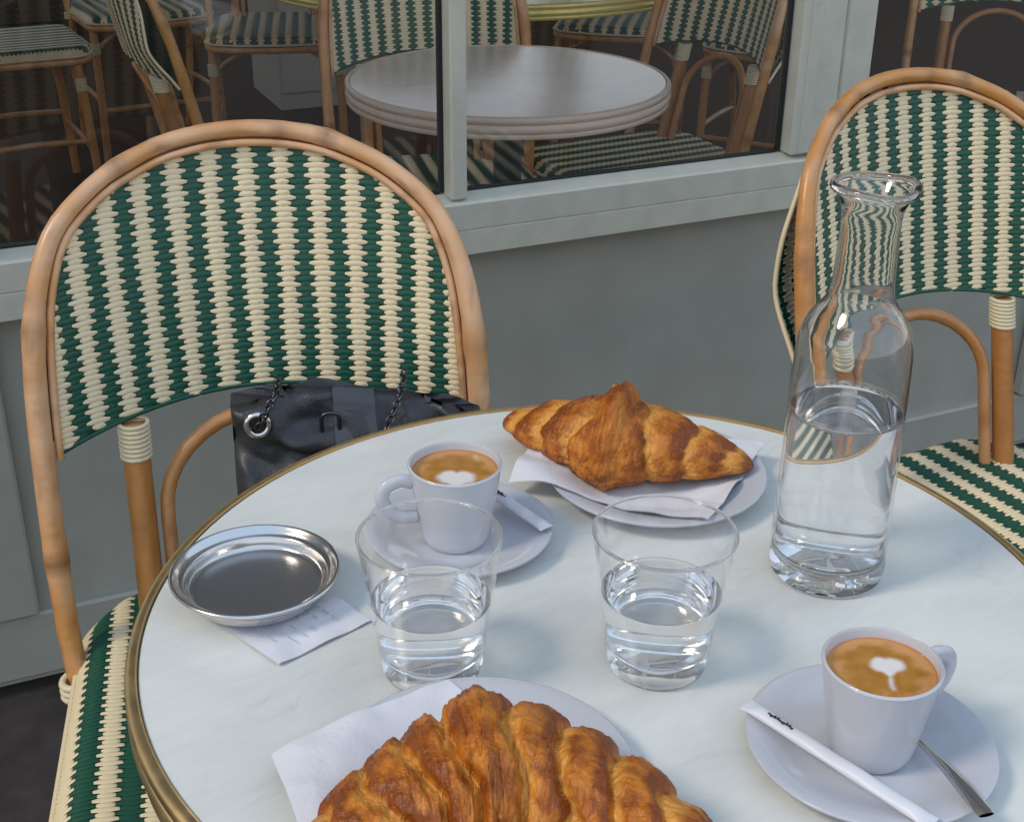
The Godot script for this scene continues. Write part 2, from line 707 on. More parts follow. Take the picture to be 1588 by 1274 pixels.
	g.tube(path, 0.0072, 10, false, func(at: Vector3, _u: float) -> Color: return cane_colour(at, 0.25).lerp(Color(0.36, 0.13, 0.035), 0.55 - 0.4 * weather))
	obj("hoop", g, M.cane, t)

	# seat: outline, domed edge, stripes that run from back to front
	var seat_half := func(d: float) -> float:
		if d < 0.05:
			var q := clampf((0.05 - d) / 0.115, 0.0, 1.0)
			return 0.195 * pow(1.0 - pow(q, 2.5), 0.4)
		if d > 0.29:
			var q := clampf((d - 0.29) / 0.075, 0.0, 1.0)
			return 0.2 * pow(1.0 - pow(q, 2.6), 0.385)
		return lerpf(0.195, 0.2, (d - 0.05) / 0.24)
	var top := func(x: float, d: float) -> Vector3:
		var hw: float = seat_half.call(d)
		var e := minf(hw - absf(x), minf((d + 0.065) * 1.0, (0.365 - d) * 1.0))
		var k := 1.0 - clampf(e / 0.03, 0.0, 1.0)
		return Vector3(x, 0.462 - 0.024 * k * k - 0.004 * (1.0 - pow(absf(x) / 0.2, 2.0)), d)
	g = Geo.new()
	g.grid(24, 40, func(u: float, w: float) -> Array:
		var d := lerpf(-0.0645, 0.3645, w)
		var hw: float = seat_half.call(d)
		return [top.call(lerpf(-hw, hw, u), d) - Vector3(0, 0.0022, 0), Color.WHITE])
	web = obj("seat", g, M.backing, t)
	var seat_rows := []
	var dd := -0.0625
	while dd < 0.364:
		seat_rows.append([dd, seat_half.call(dd)])
		dd += 0.0056
	for cream in [true, false]:
		for k in range(-5, 6 if cream else 5):
			g = Geo.new()
			for i in seat_rows.size():
				var wide: bool = (i % 2 == 0) == cream
				var w := (0.0114 if wide else 0.0076) if cream else (0.0122 if wide else 0.0084)
				var s := k * 0.0385 if cream else (k + 0.5) * 0.0385
				var lim: float = seat_rows[i][1]
				seat_strand(g, top, maxf(s - w, -lim), minf(s + w, lim), seat_rows[i][0], 0.0029, 0.0022 if cream else 0.0015)
			if g.v.size():
				obj("cream_stripe" if cream else "green_stripe", g, M.cream if cream else M.green, web)
	var rim := PackedVector3Array()
	for i in 90:
		var a := TAU * i / 90.0
		var d := 0.15 - cos(a) * 0.2148
		var hw: float = seat_half.call(clampf(d, -0.0648, 0.3648))
		rim.append(Vector3((1.0 if sin(a) >= 0.0 else -1.0) * hw, 0.438, d))
	rim = resample(rim, 110, true)
	g = Geo.new()
	g.tube(rim, 0.0033, 6, true)
	obj("edge_cord", g, M.cream, web)
	var ring2 := PackedVector3Array()
	for q in rim:
		ring2.append(Vector3(q.x * 0.955, 0.424, 0.15 + (q.z - 0.15) * 0.955))
	g = Geo.new()
	g.tube(ring2, 0.0115, 8, true, func(at: Vector3, _u: float) -> Color: return cane_colour(at, 0.0))
	obj("seat_ring", g, M.cane, t)

	# cream straps that tie the seat to the back legs
	for s in [-1.0, 1.0]:
		g = Geo.new()
		for i in 3:
			var y := 0.421 + i * 0.0072
			var loop := PackedVector3Array()
			var cx := 0.1955 - 0.005
			for k in 20:
				var a := TAU * k / 20.0
				var ex := 0.0185 if cos(a) > 0 else 0.022
				loop.append(Vector3(s * (cx + cos(a) * ex), y - 0.004 * cos(a), back_z(0.2, 0.43) + 0.002 + sin(a) * 0.0165))
			g.tube(loop, 0.0037, 6, true)
		obj("leg_strap", g, M.binding, t)

	# front legs, stretchers and the curved braces below the seat
	for s in [-1.0, 1.0]:
		g = Geo.new()
		g.tube(path3([Vector3(s * 0.182, 0.43, 0.30), Vector3(s * 0.184, 0.25, 0.312), Vector3(s * 0.19, 0.0, 0.325)], 5), 0.0125, 10, false, func(at: Vector3, _u: float) -> Color: return cane_colour(at, 0.0))
		var leg := obj("front_leg", g, M.cane, t)
		g = Geo.new()
		for i in 6:
			var ring3 := PackedVector3Array()
			for k in 12:
				var a := TAU * k / 12.0
				ring3.append(Vector3(s * 0.1828 + cos(a) * 0.0128, 0.345 + i * 0.006, 0.3055 + sin(a) * 0.0128))
			g.tube(ring3, 0.0031, 6, true)
		obj("binding", g, M.binding, leg)
		g = Geo.new()
		g.tube(path3([Vector3(s * 0.186, 0.2, 0.316), Vector3(s * 0.185, 0.205, 0.17), Vector3(s * 0.186, 0.2, 0.036)], 4), 0.008, 8, false, func(at: Vector3, _u: float) -> Color: return cane_colour(at, 0.0))
		obj("stretcher", g, M.cane, t)
		g = Geo.new()
		g.tube(path3([Vector3(s * 0.186, 0.27, 0.308), Vector3(s * 0.165, 0.36, 0.295), Vector3(s * 0.09, 0.413, 0.30)], 5), 0.0065, 8, false, func(at: Vector3, _u: float) -> Color: return cane_colour(at, 0.2))
		obj("brace", g, M.cane, t)
	g = Geo.new()
	g.tube(path3([Vector3(-0.187, 0.17, 0.316), Vector3(0, 0.172, 0.32), Vector3(0.187, 0.17, 0.316)], 4), 0.008, 8, false, func(at: Vector3, _u: float) -> Color: return cane_colour(at, 0.0))
	obj("stretcher", g, M.cane, t)
	return t

func seat_strand(g: Geo, top: Callable, x0: float, x1: float, d: float, hd: float, lift: float) -> void:
	if x1 - x0 < 0.0015:
		return
	var first := g.v.size()
	var n := 5
	for i in n:
		var u := float(i) / (n - 1)
		var x := lerpf(x0, x1, u)
		var e := absf(2.0 * u - 1.0)
		var w := hd * (1.0 - 0.4 * pow(e, 4.0))
		var up := lift * (1.0 - 0.9 * pow(e, 5.0))
		g.p(top.call(x, clampf(d - w, -0.065, 0.365)) + Vector3(0, up * 0.25, 0))
		g.p(top.call(x, d) + Vector3(0, up, 0))
		g.p(top.call(x, clampf(d + w, -0.065, 0.365)) + Vector3(0, up * 0.25, 0))
	for i in n - 1:
		for k in 2:
			var a := first + i * 3 + k
			g.quad(a, a + 3, a + 4, a + 1)

func resample(path: PackedVector3Array, n: int, ring := false) -> PackedVector3Array:
	var c := Curve3D.new()
	c.bake_interval = 0.004
	var m := path.size()
	for i in (m + 1 if ring else m):
		var a := path[(i - 1 + m) % m] if ring else path[maxi(i - 1, 0)]
		var b := path[(i + 1) % m] if ring else path[mini(i + 1, m - 1)]
		var t := (b - a) / 6.0
		c.add_point(path[i % m], -t, t)
	var r := PackedVector3Array()
	var l := c.get_baked_length()
	for i in n:
		r.append(c.sample_baked(l * i / (n if ring else n - 1), true))
	return r

func another_chair(source: Node3D, called: String, at: Vector3, turn: float, label: String, group := "") -> Node3D:
	var o: Node3D = source.duplicate()
	o.name = numbered(called)
	add_child(o, true)
	o.position = at
	o.rotation.y = turn
	tag(o, label, "chair", group)
	return o


# ---------------------------------------------------------------- tables
func round_table(called: String, label: String, at: Vector3, r: float, top_mat: Material, group := "", y := TABLE_Y) -> Node3D:
	var t := thing(called, label, "table", at, 0.0, group)
	var g := Geo.new()
	var edge := r - 0.0075
	var n := 128
	var mid := g.p(Vector3(0, y, 0), null, Vector2(0.5, 0.5))
	var ring := []
	for q in [[edge * 0.5, y], [edge - 0.0015, y], [edge, y - 0.0015], [edge, y - 0.02]]:
		var row := PackedInt32Array()
		for k in n:
			var a := TAU * k / n
			row.append(g.p(Vector3(cos(a) * q[0], q[1], sin(a) * q[0]), null, Vector2(0.5 + 0.5 * cos(a) * q[0] / r, 0.5 + 0.5 * sin(a) * q[0] / r)))
		ring.append(row)
	for k in n:
		var k2 := (k + 1) % n
		g.tri(mid, ring[0][k], ring[0][k2])
		for j in 3:
			g.quad(ring[j][k], ring[j + 1][k], ring[j + 1][k2], ring[j][k2])
	var bottom := g.p(Vector3(0, y - 0.02, 0))
	for k in n:
		g.tri(bottom, ring[3][(k + 1) % n], ring[3][k])
	g.outward(0)
	obj("table_top", g, top_mat, t)
	g = Geo.new()
	var e := edge + 0.0003
	g.lathe(smooth_profile([e, y - 0.0212, e, y - 0.0006, e + 0.0012, y + 0.0006, e + 0.0048, y + 0.0004, e + 0.0072, y - 0.0018, e + 0.0078, y - 0.006, e + 0.0064, y - 0.0095, e + 0.0052, y - 0.0112, e + 0.0068, y - 0.0132, e + 0.0082, y - 0.018, e + 0.0068, y - 0.0228, e + 0.005, y - 0.0246, e + 0.0062, y - 0.0266, e + 0.0058, y - 0.031, e + 0.003, y - 0.033, e - 0.004, y - 0.033, e - 0.004, y - 0.0212], 4, true), 160, true)
	obj("brass_rim", g, M.brass, t)
	g = Geo.new()
	g.lathe(profile([0.0, y - 0.0205, 0.13, y - 0.0205, 0.13, y - 0.027, 0.03, y - 0.034, 0.0235, y - 0.06, 0.0235, 0.1, 0.034, 0.075, 0.04, 0.05, 0.0, 0.05]), 32)
	obj("pedestal", g, M.black_iron, t)
	for k in 4:
		var a := TAU * k / 4.0 + 0.6
		g = Geo.new()
		var d := Vector3(cos(a), 0, sin(a))
		g.tube(path3([d * 0.02 + Vector3(0, 0.07, 0), d * 0.1 + Vector3(0, 0.075, 0), d * 0.19 + Vector3(0, 0.035, 0), d * 0.22 + Vector3(0, 0.012, 0)], 5), 0.012, 10)
		obj("foot", g, M.black_iron, t)
	return t


# ---------------------------------------------------------------- croissants
func croissant(called: String, label: String, at: Vector3, turn: float, half_len: float, rad: float, bend: float, tall: float, seed_: int, bands: Array, tongue: float, tip: float, puff: float, slope: float, belly: float, twist: float, shift: float) -> Node3D:
	var nz := FastNoiseLite.new()
	nz.seed = seed_
	nz.frequency = 1.0
	nz.fractal_octaves = 4
	var g := Geo.new()
	g.grid(150, 330, func(a: float, b: float) -> Array:
		var th := a * TAU                               # 0 = towards the front, PI/2 = up
		var along := 2.0 * b - 1.0
		var u := (along - shift) / (1.0 + shift if along < shift else 1.0 - shift)
		var front := cos(th)
		var up := sin(th)
		# layers: each is wider under the one above it, its free edge skewed round the roll
		var skew := (0.05 * sin(th + seed_) + 0.03 * sin(3.0 * th + seed_ * 2.0)) * (1.0 if u > 0.0 else -1.0)
		var wander := nz.get_noise_3d(u * 2.0, front * 1.3, up * 1.3) * 0.07
		var q := absf(u) + skew + wander - tongue * (front - 0.35 * up) * clampf(1.0 - absf(u) * 2.0, 0.0, 1.0)
		var lo := -1.0
		var hi: float = bands[0]
		var k := 0
		while k < bands.size() and q > bands[k]:
			lo = bands[k]
			k += 1
			hi = bands[k] if k < bands.size() else 1.2
		var w := clampf((q - maxf(lo, 0.0)) / (hi - maxf(lo, 0.0)), 0.0, 1.0)
		var emerge := smoothstep(0.0, 0.45, w) if lo > 0.0 else 1.0
		var step := emerge * sqrt(maxf(0.0, 1.0 - pow(w, 9.0)))
		var taper := lerpf(1.0, tip, pow(absf(u), slope))
		var fat := taper * sqrt(maxf(0.0, 1.0 - pow(clampf((absf(u) - 0.86) / 0.14, 0.0, 1.0), 2.0)))
		var r := rad * fat * (1.03 - puff + puff * step)
		# flaky relief along the wrap, blisters, and shallow creases where the dough was stretched
		var flake := nz.get_noise_3d(u * 30.0, front * 2.0 + 7.0, up * 2.0)
		var blister := nz.get_noise_3d(u * 9.0 + 31.0, front * 5.0, up * 5.0)
		var crease := 1.0 - absf(nz.get_noise_3d(u * 11.0 - 9.0, front * 1.2, up * 1.2)) * 2.0
		r *= 1.0 + 0.045 * nz.get_noise_3d(u * 3.5 + 17.0, front * 1.1, up * 1.1)
		r *= 1.0 + 0.07 * (tall - 1.0) / 0.3 * exp(-pow((u - 0.02) / 0.05, 2.0)) * clampf(0.4 + front, 0.0, 1.0)
		r *= 1.0 + belly * exp(-pow(u / 0.24, 2.0)) * clampf(front, 0.0, 1.0)
		r *= 1.0 + 0.016 * flake + 0.030 * blister - 0.030 * pow(maxf(crease, 0.0), 6.0)
		var crest := 1.0 + (tall - 1.0) * pow(clampf(up, 0.0, 1.0), 1.5) * exp(-pow((u + 0.015 * up) / 0.105, 8.0))
		var y := up * r * (0.92 if up > 0.0 else 0.55) * crest
		var z := front * r * 1.12
		var turn_at := atan(2.0 * bend * along / half_len) * twist
		var pos := Vector3(along * half_len - sin(turn_at) * z, rad * 0.50 + y - (1.0 - fat) * rad * 0.26, cos(turn_at) * z + bend * along * along)
		pos.y = maxf(pos.y, 0.0005)
		# bake: dark on the shoulders, tips and the crown; pale where a layer slid out from under another
		var col := Color(0.52, 0.155, 0.012)
		var pale := Color(0.74, 0.34, 0.065)
		var brown := Color(0.19, 0.038, 0.005)
		var streak := nz.get_noise_3d(u * 24.0 + 5.0, front * 1.6, up * 1.6)
		var patch := nz.get_noise_3d(u * 5.0 - 3.0, front * 2.2, up * 2.2)
		var raw := smoothstep(0.0, 0.07, w) * (1.0 - smoothstep(0.10, 0.42, w)) * (1.0 if lo > 0.0 else 0.0)
		var last := 1.0 - smoothstep(0.94, 1.0, w)
		var bake := 0.30 + 1.1 * patch + 0.55 * smoothstep(0.5, 0.90, w) * last * (1.0 if lo > 0.0 else 0.6) + 0.35 * streak + 0.9 * smoothstep(0.80, 1.0, absf(u)) + 0.10 * up
		bake += 0.45 * smoothstep(0.65, 0.90, w) * last * clampf(up, 0.0, 1.0) * (1.0 if lo > 0.0 else 0.0)
		bake += (tall - 1.0) * 1.8 * clampf(up, 0.0, 1.0) * exp(-pow(u / 0.06, 2.0))
		if up < -0.25:
			bake += 0.4
		col = col.lerp(brown, clampf(bake - 0.17, 0.0, 0.88))
		col = col.lerp(pale, clampf(raw * 0.85 - 0.5 * bake + 0.20 + 0.22 * streak, 0.0, 0.85))
		return [pos, col], true)
	g.outward(0)
	var o := obj(called, g, M.crust)
	o.position = at
	o.rotation.y = turn
	tag(o, label, "croissant", "croissants on the marble table")
	return o


# ---------------------------------------------------------------- crockery
func plate_height(r: float, big: float, rim_y: float) -> float:
	# upper surface of a saucer or plate of radius `big`
	var w := r / big
	return lerpf(0.0045, rim_y, smoothstep(0.52, 1.0, w))

func dish(called: String, label: String, category: String, at: Vector3, r: float, rim_y: float, group := "") -> Node3D:
	var t := thing(called, label, category, at, 0.0, group)
	var g := Geo.new()
	var a := [0.0, 0.0042]
	for i in 15:
		var w := 0.25 + 0.75 * i / 14.0
		a.append_array([r * w, plate_height(r * w, r, rim_y)])
	a.append_array([r + 0.0011, rim_y - 0.0006, r + 0.0006, rim_y - 0.0022, r * 0.85, rim_y * 0.52, r * 0.62, 0.0018, r * 0.58, 0.0, r * 0.52, 0.0, r * 0.5, 0.0014, 0.0, 0.0014])
	g.lathe(profile(a), 96)
	obj("dish", g, M.ceramic, t)
	return t

func coffee_cup(called: String, label: String, at: Vector3, turn: float, heart: Vector2, heart_turn: float, heart_size: float, open_heart: bool) -> Node3D:
	var t := thing(called, label, "coffee cup", at, 0.0, "espresso cups on the table")
	var g := Geo.new()
	var h := 0.0590
	g.lathe(smooth_profile([0.0, 0.0022, 0.0165, 0.0022, 0.0185, 0.0, 0.0205, 0.0006, 0.0228, 0.005, 0.0245, 0.014, 0.0278, 0.034, 0.0314, 0.0565, 0.0318, 0.0585, 0.0309, h, 0.0296, 0.0578, 0.0262, 0.035, 0.0228, 0.014, 0.0195, 0.007, 0.0, 0.006], 4), 72)
	obj("cup_body", g, M.ceramic, t)
	g = Geo.new()
	var ear := PackedVector3Array()
	var keys := [Vector3(0.0295, 0.049, 0), Vector3(0.038, 0.0515, 0), Vector3(0.0475, 0.0475, 0), Vector3(0.0505, 0.039, 0), Vector3(0.046, 0.0295, 0), Vector3(0.037, 0.0235, 0), Vector3(0.0262, 0.0225, 0)]
	for i in keys.size():
		keys[i] = Basis(Vector3.UP, turn) * keys[i]
	ear = path3(keys, 5)
	g.tube(ear, 0.0034, 12, false, null, 1.45)
	obj("handle", g, M.ceramic, t)
	# crema: stained ring at the wall, darker middle, white milk in the shape of a heart
	g = Geo.new()
	var y := 0.0530
	var r := 0.0292
	var rings := 30
	var seg := 72
	var col := func(x: float, z: float) -> Color:
		var d := sqrt(x * x + z * z) / r
		var n := fine.get_noise_2d(x * 1600.0, z * 1600.0)
		var m := fn.get_noise_2d(x * 75.0 + 4.0, z * 75.0)
		var c := Color(0.40, 0.165, 0.022).lerp(Color(0.52, 0.26, 0.06), clampf(0.38 + m * 0.55 + n * 0.03, 0.0, 1.0))
		c = c.lerp(Color(0.60, 0.29, 0.10), smoothstep(0.62, 0.9, d + 0.25 * m))
		c = c.lerp(Color(0.45, 0.17, 0.06), smoothstep(0.93, 1.0, d))
		var q := (Vector2(x, z) / r - heart).rotated(-heart_turn) / heart_size
		var e: float
		if open_heart:
			e = absf(q.length() - 0.55) - 0.42
			if q.length() < 0.15:
				e = 0.1
			if q.y < -0.75:
				e = 0.5
		else:
			var xx := absf(q.x)
			e = Vector2(xx - 0.28, q.y + 0.25).length() - 0.55
			e = minf(e, maxf(xx * 1.15 + q.y - 0.72, -q.y - 0.2))
			e = minf(e, maxf(absf(q.x - 0.05 * sin(q.y * 4.0)) - 0.09, absf(q.y - 0.9) - 0.75))
		c = c.lerp(Color(0.80, 0.76, 0.72), 1.0 - smoothstep(-0.20, 0.11, e + 0.10 * m))
		return c
	var mid := g.p(Vector3(0, y, 0), col.call(0.0, 0.0))
	var prev := -1
	for i in range(1, rings + 1):
		var first := g.v.size()
		for k in seg:
			var a := TAU * k / seg
			var rr := r * i / rings
			var lift := 0.0012 * smoothstep(0.93, 1.0, float(i) / rings)
			g.p(Vector3(cos(a) * rr, y + lift, sin(a) * rr), col.call(cos(a) * rr, sin(a) * rr))
		for k in seg:
			var k2 := (k + 1) % seg
			if i == 1:
				g.tri(mid, first + k, first + k2)
			else:
				g.quad(prev + k, first + k, first + k2, prev + k2)
		prev = first
	obj("coffee", g, M.coffee, t)
	return t

func tumbler(called: String, label: String, at: Vector3, fill: float) -> Node3D:
	var t := thing(called, label, "drinking glass", at, 0.0, "water tumblers")
	var g := Geo.new()
	g.lathe(smooth_profile([0.0305, 0.0065, 0.0325, 0.022, 0.0362, 0.05, 0.0412, 0.089, 0.0416, 0.0915, 0.0411, 0.0926, 0.0404, 0.0915, 0.0399, 0.088, 0.0348, 0.05, 0.0314, 0.0265, 0.0299, 0.0165], 5), 96)
	obj("glass_wall", g, M.clear_wall, t)
	g = Geo.new()
	var rim := PackedVector3Array()
	for i in 96:
		rim.append(Vector3(cos(TAU * i / 96.0) * 0.0411, 0.0921, sin(TAU * i / 96.0) * 0.0411))
	g.tube(rim, 0.00105, 12, true)
	obj("rim", g, M.glass, t)
	g = Geo.new()
	g.lathe(smooth_profile([0.0, 0.0012, 0.022, 0.0008, 0.0272, 0.0004, 0.0292, 0.0018, 0.0302, 0.0050, 0.0308, 0.0110, 0.0309, 0.0150, 0.0300, 0.0166, 0.0262, 0.0142, 0.02, 0.0126, 0.0, 0.0122], 5), 96)
	obj("glass_base", g, M.glass, t)
	g = Geo.new()
	var top := lerpf(0.0314, 0.0348, (fill - 0.0265) / 0.0235) + 0.0002
	g.lathe(profile([0.0, 0.0119, 0.0201, 0.0123, 0.0264, 0.0139, 0.02985, 0.0182, 0.0316, 0.0265, top, fill, top - 0.0006, fill - 0.0006, top - 0.0025, fill - 0.001, 0.0, fill - 0.001]), 96)
	obj("water", g, M.water, t)
	return t

func stretch(a: PackedVector2Array) -> PackedVector2Array:      # a little taller and narrower towards the shoulder
	for i in a.size():
		a[i] = Vector2(a[i].x * lerpf(1.01, 0.955, clampf(a[i].y / 0.16, 0.0, 1.0)), a[i].y * 1.015)
	return a

func carafe(label: String, at: Vector3) -> Node3D:
	var t := thing("water_carafe", label, "carafe", at, 0.0)
	var g := Geo.new()
	var outer := [0.0367, 0.1200, 0.0378, 0.1200, 0.0378, 0.150, 0.0373, 0.1615, 0.0345, 0.1735, 0.0285, 0.1835, 0.0232, 0.1905, 0.0203, 0.1975, 0.0193, 0.208, 0.0186, 0.228, 0.0186, 0.243, 0.0199, 0.2505, 0.0226, 0.2562, 0.0246, 0.2590, 0.0250, 0.2602]
	var inner := [0.0243, 0.2606, 0.0230, 0.2588, 0.0189, 0.2520, 0.0179, 0.2470, 0.0177, 0.242, 0.0177, 0.228, 0.0184, 0.208, 0.0194, 0.1975, 0.0223, 0.1898, 0.0276, 0.1824, 0.0334, 0.1724, 0.0360, 0.1608, 0.0364, 0.150, 0.0365, 0.1205]
	g.lathe(stretch(smooth_profile(outer + inner, 5, true)), 96, true)
	var below := Geo.new()
	below.lathe(stretch(smooth_profile([0.0372, 0.0090, 0.0381, 0.03, 0.0379, 0.09, 0.0379, 0.1196, 0.0355, 0.1196, 0.0355, 0.09, 0.0356, 0.03, 0.0354, 0.0195], 4)), 96)
	obj("lower_wall", below, M.clear_wall, t)
	# the mouth is pulled out of true by hand: its lip dips and rises round the rim
	for i in g.v.size():
		var q := g.v[i]
		if q.y > 0.2465:
			var a := atan2(q.z, q.x)
			var k := smoothstep(0.2465, 0.267, q.y)
			q.y += k * (0.0008 * cos(2.0 * a + 0.7) + 0.0006 * cos(3.0 * a))
			q.x *= 1.0 + 0.02 * k * cos(a + 0.4)
			q.z *= 1.0 + 0.02 * k * cos(a + 0.4)
			g.v[i] = q
	obj("glass_wall", g, M.glass, t)
	g = Geo.new()
	var lip := PackedVector3Array()
	for i in 96:
		var a := TAU * i / 96.0
		lip.append(Vector3(cos(a) * 0.0240, 0.2655 + 0.0008 * cos(2.0 * a + 0.7) + 0.0006 * cos(3.0 * a), sin(a) * 0.0240))
	g.tube(lip, 0.0027, 14, true)
	obj("lip", g, M.glass, t)
	g = Geo.new()
	g.lathe(stretch(smooth_profile([0.0, 0.002, 0.027, 0.0012, 0.0335, 0.0002, 0.0366, 0.002, 0.0376, 0.007, 0.0377, 0.0150, 0.0366, 0.0200, 0.0353, 0.0198, 0.0325, 0.0138, 0.026, 0.0118, 0.012, 0.0128, 0.0, 0.0138], 5)), 96)
	obj("glass_base", g, M.glass, t)
	g = Geo.new()
	g.lathe(stretch(profile([0.0, 0.0135, 0.012, 0.0125, 0.0261, 0.0115, 0.0327, 0.0135, 0.03545, 0.0199, 0.03585, 0.03, 0.03575, 0.09, 0.03572, 0.1192, 0.0351, 0.1184, 0.0332, 0.1180, 0.0, 0.1180])), 96)
	obj("water", g, M.water, t)
	return t

func tray(label: String, at: Vector3) -> Node3D:
	var t := thing("steel_tray", label, "tray", at, 0.0)
	var g := Geo.new()
	g.lathe(smooth_profile([0.0405, 0.0046, 0.0430, 0.0060, 0.0443, 0.0096, 0.0455, 0.0122, 0.0470, 0.0130, 0.0488, 0.0140, 0.0510, 0.0166, 0.0528, 0.0178, 0.0543, 0.0170, 0.0543, 0.0156, 0.0526, 0.0148, 0.0504, 0.0124, 0.0484, 0.0112, 0.0466, 0.0096, 0.0458, 0.0070, 0.0440, 0.0032, 0.0415, 0.0022], 4), 96)
	obj("rim", g, M.steel, t)
	g = Geo.new()
	g.lathe(profile([0.0, 0.0038, 0.030, 0.0040, 0.0405, 0.0046, 0.0415, 0.0022, 0.0, 0.0016]), 72)
	obj("base", g, M.steel_worn, t)
	return t

func napkin(called: String, label: String, corners: Array, centre: Vector2, r: float, rim_y: float, seed_: int, fold := 0.0, category := "napkin") -> MeshInstance3D:
	# a paper sheet that lies on a plate and droops over its edge to the table; corners are x, z round the sheet
	var nz := FastNoiseLite.new()
	nz.seed = seed_
	nz.frequency = 1.0
	nz.fractal_octaves = 2
	var g := Geo.new()
	g.tint = Color.WHITE
	var n := 64
	var high := func(q: Vector2) -> float:
		var d := q.distance_to(centre)
		var y := 0.0016
		if r > 0.0:
			if d < r:
				y = maxf(plate_height(d, r, rim_y), 0.0045) + 0.0016
			else:
				y = lerpf(rim_y + 0.0020, 0.0035, smoothstep(0.0, 0.055, d - r) * 0.75)
		return y + 0.0011 * (1.0 + nz.get_noise_2d(q.x * 22.0, q.y * 22.0) * 2.0)
	for side in [0.0, 0.0007]:
		g.grid(n, n, func(u: float, w: float) -> Array:
			var a: Vector2 = corners[0].lerp(corners[1], u)
			var b: Vector2 = corners[3].lerp(corners[2], u)
			var q := a.lerp(b, w)
			var y: float = high.call(q) + fold * pow(absf(u - 0.5) * 2.0, 3.0) * maxf(0.0, sin(w * 9.0 + u * 4.0)) - side
			return [Vector3(q.x, TABLE_Y + y, q.y), Color.WHITE])
	var o := obj(called, g, M.paper)
	tag(o, label, category)
	return o

func sugar_stick(label: String, a: Vector3, b: Vector3, side_marks: bool) -> Node3D:
	var d := (b - a).normalized()
	var t := thing("sugar_stick", label, "sugar stick", Vector3.ZERO, 0.0, "sugar sticks on the saucers")
	var g := Geo.new()
	var w := d.cross(Vector3.UP).normalized()
	var up := w.cross(d).normalized()
	var n := 40
	var seg := 14
	g.grid(seg, n, func(u: float, k: float) -> Array:
		var an := u * TAU
		var endness := 1.0 - smoothstep(0.0, 0.10, minf(k, 1.0 - k))
		var half := lerpf(0.0047, 0.0060, endness)
		var thick := lerpf(0.0030, 0.0005, endness) * (1.0 + 0.12 * sin(k * 23.0))
		var q := a.lerp(b, k) + w * cos(an) * half + up * sin(an) * thick
		return [q, Color.WHITE], true)
	g.outward(0)
	obj("paper_tube", g, M.stick, t)
	# the print near one end, a dark unreadable script
	g = Geo.new()
	for i in 9:
		var k := 0.13 + i * 0.0165
		var len := 0.0013 + 0.0011 * absf(sin(i * 2.3))
		var at := a.lerp(b, k) + up * (0.0030 + 0.00035) + w * (0.0006 * sin(i * 1.7))
		g.box(at, Vector3(0.0013, 0.0002, len), 0.00008, Basis(d, up, d.cross(up)))
	g.box(a.lerp(b, 0.196) + up * 0.00345 + w * 0.0003, Vector3(0.0165, 0.0002, 0.0009), 0.00008, Basis(d, up, d.cross(up)))
	obj("print", g, M.ink, t)
	if side_marks:
		g = Geo.new()
		g.box(a.lerp(b, 0.945) + up * 0.0013, Vector3(0.0028, 0.0002, 0.0019), 0.00008, Basis(d, up, d.cross(up)))
		obj("print", g, M.ink, t)
	return t


